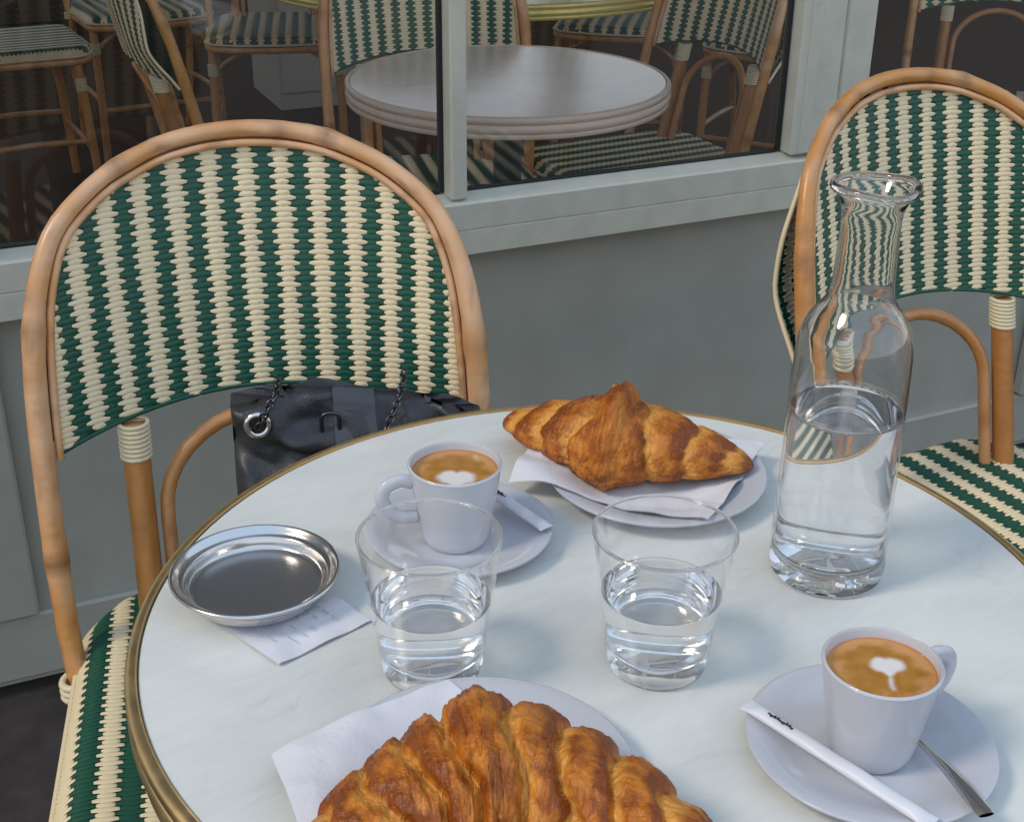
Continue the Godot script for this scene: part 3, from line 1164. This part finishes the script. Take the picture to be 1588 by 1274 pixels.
# ---------------------------------------------------------------- handbag
func handbag(at: Vector3, turn: float) -> Node3D:
	var t := thing("handbag", "black quilted leather handbag with metal eyelets and chain, slumped on the left chair's seat", "handbag", at, turn)
	var W := 0.113
	var H := 0.262
	var D := 0.05
	var nz := FastNoiseLite.new()
	nz.seed = 8
	nz.frequency = 1.0
	nz.fractal_octaves = 3
	var shape := func(a: float, k: float) -> Vector3:
		var an := a * TAU
		var ca := cos(an)
		var sa := sin(an)
		var e := 0.55
		var x := signf(ca) * pow(absf(ca), e) * W
		var z := signf(sa) * pow(absf(sa), e) * D
		var kk := clampf(k, 0.0, 1.0)
		# the body narrows to a gathered top; the right half sags
		var pinch := lerpf(1.0, 0.46, smoothstep(0.45, 1.0, kk))
		if kk < 0.06:
			pinch *= lerpf(0.85, 1.0, kk / 0.06)
		z *= pinch
		if kk > 0.92:
			z *= sqrt(maxf(0.02, 1.0 - pow((kk - 0.92) / 0.08, 2.0)))
		x *= lerpf(1.0, 0.97, kk)
		var sag := 0.022 * pow(maxf(0.0, (x - 0.035) / 0.05), 1.35) * kk * kk + 0.006 * sin(x * 38.0) * kk
		var y := 0.262 * kk - sag
		var fold := nz.get_noise_3d(x * 16.0, y * 22.0, z * 5.0) * 0.012 + 0.006 * sin((y + 0.35 * x) * 90.0 + nz.get_noise_2d(x * 9.0, y * 9.0) * 5.0) * smoothstep(0.2, 0.6, kk)
		return Vector3(x, y, z + signf(z) * fold)
	var g := Geo.new()
	g.grid(96, 60, func(a: float, k: float) -> Array: return [shape.call(a, k), Color.WHITE], true)
	# closed lid and base
	var last := g.v.size() - 96
	var m := g.p(Vector3(0, H - 0.018, 0))
	for k in 96:
		g.tri(m, last + k, last + (k + 1) % 96)
	m = g.p(Vector3(0, 0, 0))
	for k in 96:
		g.tri(m, (k + 1) % 96, k)
	g.outward(0)
	obj("body", g, M.leather, t)
	# stitched seam across the front
	g = Geo.new()
	var seam := PackedVector3Array()
	for i in 40:
		var s: Vector3 = shape.call(lerpf(0.49, 0.01, i / 39.0), 0.63 - 0.05 * sin(i / 39.0 * PI))
		seam.append(s + Vector3(0, 0, 0.0012))
	g.tube(seam, 0.0022, 6)
	obj("seam", g, M.leather, t)
	# eyelets, chains, strap and buckle; v measures up the front
	var on_front := func(x: float, k: float, out: float) -> Vector3:
		var best := 0.25
		for i in 200:
			var a := lerpf(0.0, 0.5, i / 199.0)
			if absf(shape.call(a, k).x - x) < absf(shape.call(best, k).x - x):
				best = a
		return shape.call(best, k) + Vector3(0, 0, out)
	var c0: Vector3 = on_front.call(-0.087, 0.935, 0.004)
	g = Geo.new()
	var ring := PackedVector3Array()
	for k in 24:
		var a := TAU * k / 24.0
		ring.append(c0 + Vector3(cos(a) * 0.0092, sin(a) * 0.0092, -0.0012 * sin(a)))
	g.tube(ring, 0.0030, 8, true)
	obj("eyelet", g, M.chrome, t)
	g = Geo.new()
	g.lathe(profile([0.0, 0.0, 0.0078, 0.0, 0.0078, 0.0006, 0.0, 0.0006]), 20)
	for i in g.v.size():
		g.v[i] = c0 + Vector3(g.v[i].x, g.v[i].z, g.v[i].y)
	obj("eyelet_hole", g, M.gasket, t)
	for run in [[c0 + Vector3(0, -0.002, 0.003), c0 + Vector3(0.008, 0.016, 0.008), c0 + Vector3(0.017, 0.028, 0.000), c0 + Vector3(0.019, 0.029, -0.03)], [on_front.call(0.012, 0.76, 0.007), on_front.call(0.020, 0.88, 0.008), on_front.call(0.036, 0.98, 0.005) + Vector3(0, 0.006, 0), on_front.call(0.042, 1.0, -0.015) + Vector3(0, 0.013, 0)]]:
		var line := resample(path3(run, 6), 12 if run[0].x < 0 else 15)
		g = Geo.new()
		for i in line.size() - 1:
			var a: Vector3 = line[i]
			var b: Vector3 = line[i + 1]
			var d := (b - a).normalized()
			var s1 := d.cross(Vector3(0.3, 0.2, 1)).normalized() if i % 2 == 0 else d.cross(d.cross(Vector3(0.3, 0.2, 1))).normalized()
			var loop := PackedVector3Array()
			for k in 12:
				var an := TAU * k / 12.0
				loop.append((a + b) / 2.0 + d * cos(an) * 0.0047 + s1 * sin(an) * 0.0031)
			g.tube(loop, 0.0011, 6, true)
		obj("chain", g, M.gunmetal, t)
	g = Geo.new()
	for j in 22:
		var k := lerpf(1.0, 0.58, j / 21.0)
		for sx in [-0.0165, 0.0165]:
			g.p(on_front.call(-0.005 + sx, k, 0.0045))
			g.p(on_front.call(-0.005 + sx, k, 0.0015))
	for j in 21:
		var b := j * 4
		g.quad(b, b + 2, b + 6, b + 4)
		g.quad(b + 1, b + 5, b + 7, b + 3)
		g.quad(b, b + 4, b + 5, b + 1)
		g.quad(b + 2, b + 3, b + 7, b + 6)
	obj("strap", g, M.leather_strap, t)
	g = Geo.new()
	var cb: Vector3 = on_front.call(-0.026, 0.885, 0.005)
	var frame := PackedVector3Array()
	for q in [[-0.006, -0.0125], [0.006, -0.0125], [0.0075, 0.0], [0.006, 0.0125], [-0.006, 0.0125], [-0.0075, 0.0]]:
		frame.append(cb + Vector3(q[0], q[1], 0.001))
	g.tube(resample(frame, 30, true), 0.0018, 8, true)
	obj("buckle", g, M.gunmetal, t)
	return t


# ---------------------------------------------------------------- shopfront
func shopfront() -> void:
	var turn := deg_to_rad(24.5)
	var n := Vector3(sin(turn), 0, cos(turn))
	var t := thing("cafe_shopfront", "grey green painted cafe shopfront with large panes and panelled base", "building", n * -1.052, turn)
	var s0 := -4.69
	var s1 := 6.59
	var g: Geo
	var bays := [-4.69, -2.81, -0.93, 0.95, 2.83, 4.71, 6.59]
	# base panels, stiles and rails
	for i in bays.size() - 1:
		var a: float = bays[i] + 0.07
		var b: float = bays[i + 1] - 0.07
		var parts := [a, a + 0.555, b - 0.55, b]     # mullions between the three panes
		g = Geo.new()
		var stile := a + 0.63 - 0.07
		g.box(Vector3((a + b) / 2, 0.31, -0.050), Vector3(1.88, 0.60, 0.03), 0.001)
		obj("base_panel", g, M.panel, t, false)
		for m in [a + 0.50]:
			g = Geo.new()
			g.box(Vector3(m, 0.352, -0.022), Vector3(0.11, 0.44, 0.026), 0.004)
			obj("stile", g, M.panel, t, false)
		g = Geo.new()
		g.box(Vector3((a + b) / 2, 0.0775, -0.030), Vector3(1.88, 0.105, 0.022), 0.004)
		obj("bottom_rail", g, M.panel, t, false)
		# the sill rail under the panes, with two grooves
		g = Geo.new()
		var x0: float = bays[i]
		var x1: float = bays[i + 1]
		var sec := [[0.5725, -0.055], [0.5725, -0.006], [0.5745, -0.003], [0.6085, -0.003], [0.6095, -0.0048], [0.6110, -0.0048], [0.6120, -0.003], [0.648, -0.003], [0.651, -0.006], [0.6575, -0.034], [0.6575, -0.055]]
		for q in sec.size() - 1:
			var k := g.p(Vector3(x0, sec[q][0], sec[q][1]))
			g.p(Vector3(x1, sec[q][0], sec[q][1]))
			g.p(Vector3(x1, sec[q + 1][0], sec[q + 1][1]))
			g.p(Vector3(x0, sec[q + 1][0], sec[q + 1][1]))
			g.quad(k, k + 3, k + 2, k + 1)
		obj("sill_rail", g, M.frame, t, false)
		# panes with their dark gaskets, mullions between them
		for p in 3:
			var l: float = parts[p] + (0.0 if p == 0 else 0.0125)
			var r: float = parts[p + 1] - (0.0 if p == 2 else 0.0125)
			g = Geo.new()
			for z in [-0.036, -0.042]:
				var k := g.p(Vector3(l, 0.655, z))
				g.p(Vector3(r, 0.655, z))
				g.p(Vector3(r, 2.45, z))
				g.p(Vector3(l, 2.45, z))
				g.quad(k, k + 3, k + 2, k + 1)
			var pane := obj("window_pane", g, M.pane, t, false)
			g = Geo.new()
			g.box(Vector3(l + 0.003, 1.55, -0.039), Vector3(0.006, 1.78, 0.01), 0.001)
			g.box(Vector3(r - 0.003, 1.55, -0.039), Vector3(0.006, 1.78, 0.01), 0.001)
			g.box(Vector3((l + r) / 2, 0.6595, -0.039), Vector3(r - l - 0.012, 0.004, 0.01), 0.001)
			obj("gasket", g, M.gasket, pane, false)
			if p < 2:
				g = Geo.new()
				g.box(Vector3(parts[p + 1], 1.554, -0.032), Vector3(0.0245, 1.80, 0.05), 0.003)
				obj("mullion", g, M.frame, t, false)
	for b in bays:
		g = Geo.new()
		g.box(Vector3(b - 0.0295, 1.5605, -0.032), Vector3(0.078, 1.806, 0.050), 0.003)
		g.box(Vector3(b - 0.045, 1.5605, -0.0065), Vector3(0.020, 1.80, 0.003), 0.001)
		obj("post", g, M.frame, t, false)
		g = Geo.new()
		g.box(Vector3(b + 0.0405, 1.5605, -0.035), Vector3(0.056, 1.806, 0.050), 0.003)
		obj("post", g, M.frame, t, false)
	g = Geo.new()
	g.box(Vector3((s0 + s1) / 2, 2.62, -0.03), Vector3(s1 - s0, 0.33, 0.09), 0.006)
	obj("fascia", g, M.frame, t, false)
	g = Geo.new()
	g.box(Vector3((s0 + s1) / 2, 4.9, -0.16), Vector3(s1 - s0, 4.22, 0.25), 0.01)
	obj("upper_wall", g, M.stone, t, false)
	g = Geo.new()
	g.box(Vector3((s0 + s1) / 2, 2.83, -0.01), Vector3(s1 - s0, 0.08, 0.14), 0.01)
	obj("cornice", g, M.stone, t, false)
	# inside: walls and ceiling of the dining room
	var mid := (s0 + s1) / 2
	var inside := func(called: String, at: Vector3, size: Vector3, m: Material) -> void:
		var q := Geo.new()
		q.box(at, size, 0.002)
		var o := setting(called, q, m)
		o.position = n * -1.052
		o.rotation.y = turn
	inside.call("room_floor", Vector3(mid, -0.002, -2.62), Vector3(s1 - s0, 0.02, 5.1), M.room_floor)
	inside.call("room_back_wall", Vector3(mid, 0.66, -5.27), Vector3(s1 - s0, 1.28, 0.2), M.plaster)
	inside.call("room_back_wall", Vector3(mid, 2.66, -5.27), Vector3(s1 - s0, 0.28, 0.2), M.plaster)
	for s in [-4.5, -2.6, -0.7, 1.2, 3.1, 5.0, 6.45]:
		inside.call("room_back_wall", Vector3(s, 1.91, -5.27), Vector3(0.16, 1.22, 0.18), M.plaster)
	inside.call("room_ceiling", Vector3(mid, 2.89, -2.78), Vector3(s1 - s0, 0.16, 5.0), M.plaster)
	inside.call("room_wainscot", Vector3(mid, 0.56, -5.14), Vector3(s1 - s0 - 0.1, 1.1, 0.05), M.wood_dark)
	var boards: Node3D = get_node("room_wainscot")
	for i in 46:
		var q := Geo.new()
		q.box(Vector3(-3.2 + i * 0.145, 0.60, -5.104), Vector3(0.141, 1.16, 0.022), 0.004)
		obj("board", q, [M.wood_dark, M.wood_mid, M.wood_red][(i * 7 + i / 3) % 3], boards, false)
	for s in [s0 - 0.1, s1 + 0.1]:
		inside.call("room_side_wall", Vector3(s, 0.35, -2.7), Vector3(0.19, 0.66, 5.3), M.plaster)
		for z in [-0.35, -2.7, -5.1]:
			inside.call("room_side_wall", Vector3(s, 1.55, z), Vector3(0.19, 1.73, 0.4), M.plaster)
		inside.call("room_side_wall", Vector3(s, 2.68, -2.7), Vector3(0.19, 0.52, 5.3), M.plaster)


# ---------------------------------------------------------------- scene
func _ready() -> void:
	rng.seed = 7
	fn.seed = 3
	fn.frequency = 1.0
	fn.fractal_octaves = 3
	fine.seed = 9
	fine.frequency = 1.0
	fine.fractal_octaves = 3

	# camera
	var cam := Camera3D.new()
	cam.name = "camera"
	cam.fov = 33.7486
	cam.near = 0.05
	cam.far = 400.0
	add_child(cam)
	var pitch := deg_to_rad(26.5274)
	var roll := deg_to_rad(0.5947)
	var back := Vector3(0, sin(pitch), cos(pitch))
	var up := Vector3(-sin(roll), cos(roll) * cos(pitch), -cos(roll) * sin(pitch))
	cam.transform = Transform3D(Basis(up.cross(back), up, back).orthonormalized(), Vector3(-0.063, 1.2357, 0.7189))
	cam.current = true

	# soft, bluish daylight of an open street in shade
	var sky_mat := ProceduralSkyMaterial.new()
	sky_mat.sky_top_color = Color(0.75, 0.85, 0.97)
	sky_mat.sky_horizon_color = Color(1.0, 0.97, 0.90)
	sky_mat.sky_curve = 0.18
	sky_mat.ground_bottom_color = Color(0.25, 0.24, 0.23)
	sky_mat.ground_horizon_color = Color(0.45, 0.44, 0.42)
	var sky := Sky.new()
	sky.sky_material = sky_mat
	var env := Environment.new()
	env.background_mode = Environment.BG_SKY
	env.sky = sky
	env.tonemap_mode = Environment.TONE_MAPPER_LINEAR
	env.tonemap_exposure = 1.23
	env.sdfgi_enabled = true
	env.ssao_enabled = true
	env.ssil_enabled = true
	var we := WorldEnvironment.new()
	we.name = "world"
	we.environment = env
	add_child(we)
	var sun := DirectionalLight3D.new()
	sun.name = "sun"
	sun.light_energy = 0.40
	sun.light_color = Color(1.0, 0.95, 0.88)
	sun.light_angular_distance = 15.0
	sun.shadow_enabled = true
	add_child(sun)
	sun.look_at_from_position(Vector3(-2.4, 2.6, 1.0), Vector3.ZERO)

	make_materials()

	# ground
	var g := Geo.new()
	var k := g.p(Vector3(-150, 0, -150)); g.p(Vector3(150, 0, -150)); g.p(Vector3(150, 0, 150)); g.p(Vector3(-150, 0, 150))
	g.quad(k, k + 1, k + 2, k + 3)
	setting("pavement", g, M.pavement)
	shopfront()

	# terrace table and chairs
	round_table("bistro_table", "round white marble bistro table with brass rim, laid with coffee and croissants", Vector3.ZERO, 0.30, M.marble)
	var weathered := make_chair("rattan_chair", "green and cream woven rattan chair with a black handbag on its seat", 0.85)
	weathered.position = Vector3(-0.295, 0, -0.42)
	weathered.rotation.y = deg_to_rad(12)
	var golden := make_chair("rattan_chair", "golden framed green and cream rattan chair behind the water carafe", 0.15)
	golden.position = Vector3(0.411, 0, -0.678)
	golden.rotation.y = deg_to_rad(29)

	# indoors, behind the panes
	round_table("bistro_table", "round pale stone table just inside the window", Vector3(-0.075, 0, -1.50), 0.265, M.marble_old, "tables indoors").get_node("brass_rim").material_override = M.pink_edge
	round_table("bistro_table", "ivory topped table with yellow brass edge, farthest back indoors", Vector3(-0.15, 0, -2.72), 0.57, M.ivory_top, "tables indoors").get_node("brass_rim").material_override = M.brass_bright
	var row := "rattan chairs indoors"
	another_chair(golden, "rattan_chair", Vector3(0.335, 0, -2.08), deg_to_rad(-62), "rattan chair indoors facing left beside the pale stone table", row)
	another_chair(golden, "rattan_chair", Vector3(-0.77, 0, -1.98), deg_to_rad(112), "rattan chair indoors facing right behind the left pane, seen edge-on", row)
	another_chair(golden, "rattan_chair", Vector3(-0.24, 0, -1.98), deg_to_rad(14), "rattan chair indoors pushed under the pale stone table, behind the window bar", row)
	another_chair(golden, "rattan_chair", Vector3(-0.80, 0, -3.55), deg_to_rad(8), "rattan chair far back indoors, its legs seen left of the ivory table", row)
	another_chair(golden, "rattan_chair", Vector3(1.10, 0, -2.62), deg_to_rad(-20), "rattan chair indoors behind the right-hand pane", row)
	another_chair(golden, "rattan_chair", Vector3(-1.62, 0, -3.05), deg_to_rad(118), "rattan chair indoors beyond the far left pane, facing right", row)
	another_chair(golden, "rattan_chair", Vector3(0.80, 0, -3.45), deg_to_rad(-28), "rattan chair far back indoors, right of the ivory table", row)
	another_chair(golden, "rattan_chair", Vector3(0.30, 0, -3.75), deg_to_rad(-10), "rattan chair far back indoors, behind the ivory table", row)
	another_chair(golden, "rattan_chair", Vector3(-1.35, 0, -3.85), deg_to_rad(30), "rattan chair far back indoors, left of the pale cabinet", row)
	round_table("bistro_table", "dark edged table indoors at the far left, between the chairs", Vector3(-1.52, 0, -2.42), 0.30, M.marble_old, "tables indoors")
	var cab := thing("cabinet", "pale painted cabinet standing indoors behind the chairs", "cabinet", Vector3(-0.72, 0, -4.25), deg_to_rad(24.5))
	g = Geo.new()
	g.box(Vector3(0, 0.45, -0.2), Vector3(0.42, 0.9, 0.4), 0.006)
	obj("carcass", g, M.pale_door, cab, false)
	for s in [-1, 1]:
		g = Geo.new()
		g.box(Vector3(s * 0.104, 0.47, 0.009), Vector3(0.198, 0.80, 0.016), 0.003)
		obj("door", g, M.pale_door, cab, false)

	handbag(Vector3(-0.199, 0.4625, -0.352), deg_to_rad(10))

	# things on the table
	var T := TABLE_Y + 0.0004
	dish("dessert_plate", "white plate under the rear croissant, beside the carafe", "plate", Vector3(0.0445, T, -0.1620), 0.0805, 0.0145, "plates under the croissants")
	dish("dessert_plate", "white plate under the large front croissant", "plate", Vector3(-0.078, T, 0.172), 0.083, 0.0145, "plates under the croissants")
	napkin("paper_napkin", "white paper napkin spread under the rear croissant", [Vector2(-0.065, -0.144), Vector2(0.073, -0.083), Vector2(0.131, -0.199), Vector2(-0.03, -0.255)], Vector2(0.0445, -0.1620), 0.0805, 0.0145, 4, 0.006)
	napkin("paper_napkin", "white paper napkin under the front croissant, corner over the plate's left edge", [Vector2(-0.190, 0.153), Vector2(-0.098, 0.093), Vector2(0.01, 0.21), Vector2(-0.13, 0.30)], Vector2(-0.078, 0.172), 0.083, 0.0145, 5)
	croissant("croissant", "smaller croissant with a raised crest, on the rear plate", Vector3(0.018, TABLE_Y + 0.008, -0.180), deg_to_rad(-20), 0.099, 0.0370, -0.018, 1.36, 3, [0.15, 0.50, 0.78], 0.22, 0.20, 0.13, 1.6, 0.30, 1.0, 0.0)
	croissant("croissant", "large dark baked croissant in front, cut by the picture's lower edge", Vector3(-0.062, TABLE_Y + 0.004, 0.193), deg_to_rad(1), 0.097, 0.0485, 0.060, 1.0, 11, [0.13, 0.35, 0.58, 0.80], -0.03, 0.44, 0.20, 0.85, 0.0, 0.6, -0.15)

	dish("saucer", "white saucer with spoon and sugar stick, at the right", "saucer", Vector3(0.1346, T, 0.1364), 0.0665, 0.0125, "saucers")
	dish("saucer", "white saucer behind the left tumbler", "saucer", Vector3(-0.0985, T, -0.083), 0.064, 0.0125, "saucers")
	coffee_cup("coffee_cup", "white espresso cup on the right saucer, milk drop in its crema", Vector3(0.1345, T + 0.0048, 0.1370), deg_to_rad(28), Vector2(0.14, -0.10), deg_to_rad(4), 0.40, false)
	coffee_cup("coffee_cup", "white espresso cup behind the left tumbler, milk heart in its crema", Vector3(-0.1008, T + 0.0048, -0.0760), deg_to_rad(197), Vector2(0.04, 0.42), 0.0, 0.56, false)
	tumbler("water_tumbler", "clear tumbler half full of water, left, in front of the rear cup", Vector3(-0.1092, T, 0.0616), 0.050)
	tumbler("water_tumbler", "clear tumbler half full of water, between croissants and carafe", Vector3(0.0258, T, 0.0540), 0.052)
	carafe("tall clear glass carafe with flared lip, half full of water", Vector3(0.1490, T, -0.0505))

	# bill under the steel tray
	var bill := napkin("paper_bill", "printed white paper bill pinned under the steel tray", [Vector2(-0.289, -0.019), Vector2(-0.201, 0.063), Vector2(-0.150, 0.016), Vector2(-0.24, -0.075)], Vector2.ZERO, 0.0, 0.0, 6, 0.0, "bill")
	g = Geo.new()
	for i in 6:
		var a := Vector3(-0.2385 + i * 0.006, TABLE_Y + 0.0052, 0.0135 - i * 0.0058)
		var d := Vector3(0.73, 0, 0.68)
		for j in 6:
			if (i * 3 + j * 5) % 4 != 1:
				g.box(a + d * (0.006 + j * 0.0085), Vector3(0.0062 - 0.001 * ((i + j) % 3), 0.0002, 0.0011), 0.00005, Basis(d, Vector3.UP, d.cross(Vector3.UP)))
	obj("print", g, mat(0.42, 0.44, 0.56, 0.8), bill, false)
	tray("round stainless steel change tray with stepped rim", Vector3(-0.2268, TABLE_Y + 0.0040, -0.0120))

	sugar_stick("white paper sugar stick lying across the right saucer", Vector3(0.070, TABLE_Y + 0.0170, 0.1135), Vector3(0.1500, TABLE_Y + 0.0155, 0.2045), true)
	sugar_stick("white paper sugar stick on the saucer behind the left tumbler", Vector3(-0.080, TABLE_Y + 0.0165, -0.126), Vector3(-0.0380, TABLE_Y + 0.0165, -0.072), false)

	# spoon: handle towards us, bowl hidden behind the right cup
	var sp := thing("coffee_spoon", "small steel coffee spoon on the right saucer", "spoon")
	g = Geo.new()
	var a0 := Vector3(0.1575, TABLE_Y + 0.0098, 0.125)
	var a1 := Vector3(0.1775, TABLE_Y + 0.0178, 0.2000)
	var dd := (a1 - a0).normalized()
	var ww := dd.cross(Vector3.UP).normalized()
	g.grid(12, 24, func(u: float, w: float) -> Array:
		var an := u * TAU
		var half := lerpf(0.0021, 0.0052, smoothstep(0.15, 0.9, w)) * (1.0 if w < 0.97 else 0.85)
		return [a0.lerp(a1, w) + ww * cos(an) * half + Vector3(0, 0.0013 * sin(an) + 0.002 * sin(w * PI), 0), Color.WHITE], true)
	g.outward(0)
	obj("handle", g, M.steel, sp)
	g = Geo.new()
	var b0 := Vector3(0.1520, TABLE_Y + 0.0102, 0.1040)
	g.grid(20, 10, func(u: float, w: float) -> Array:
		var an := u * TAU
		var r := sin(w * PI)
		return [b0 + dd * cos(an) * 0.0215 * r + ww * sin(an) * 0.012 * r + Vector3(0, (-0.0035 if w < 0.5 else -0.0028) * absf(cos(w * PI)), 0), Color.WHITE], true)
	g.outward(0)
	obj("bowl", g, M.steel, sp)
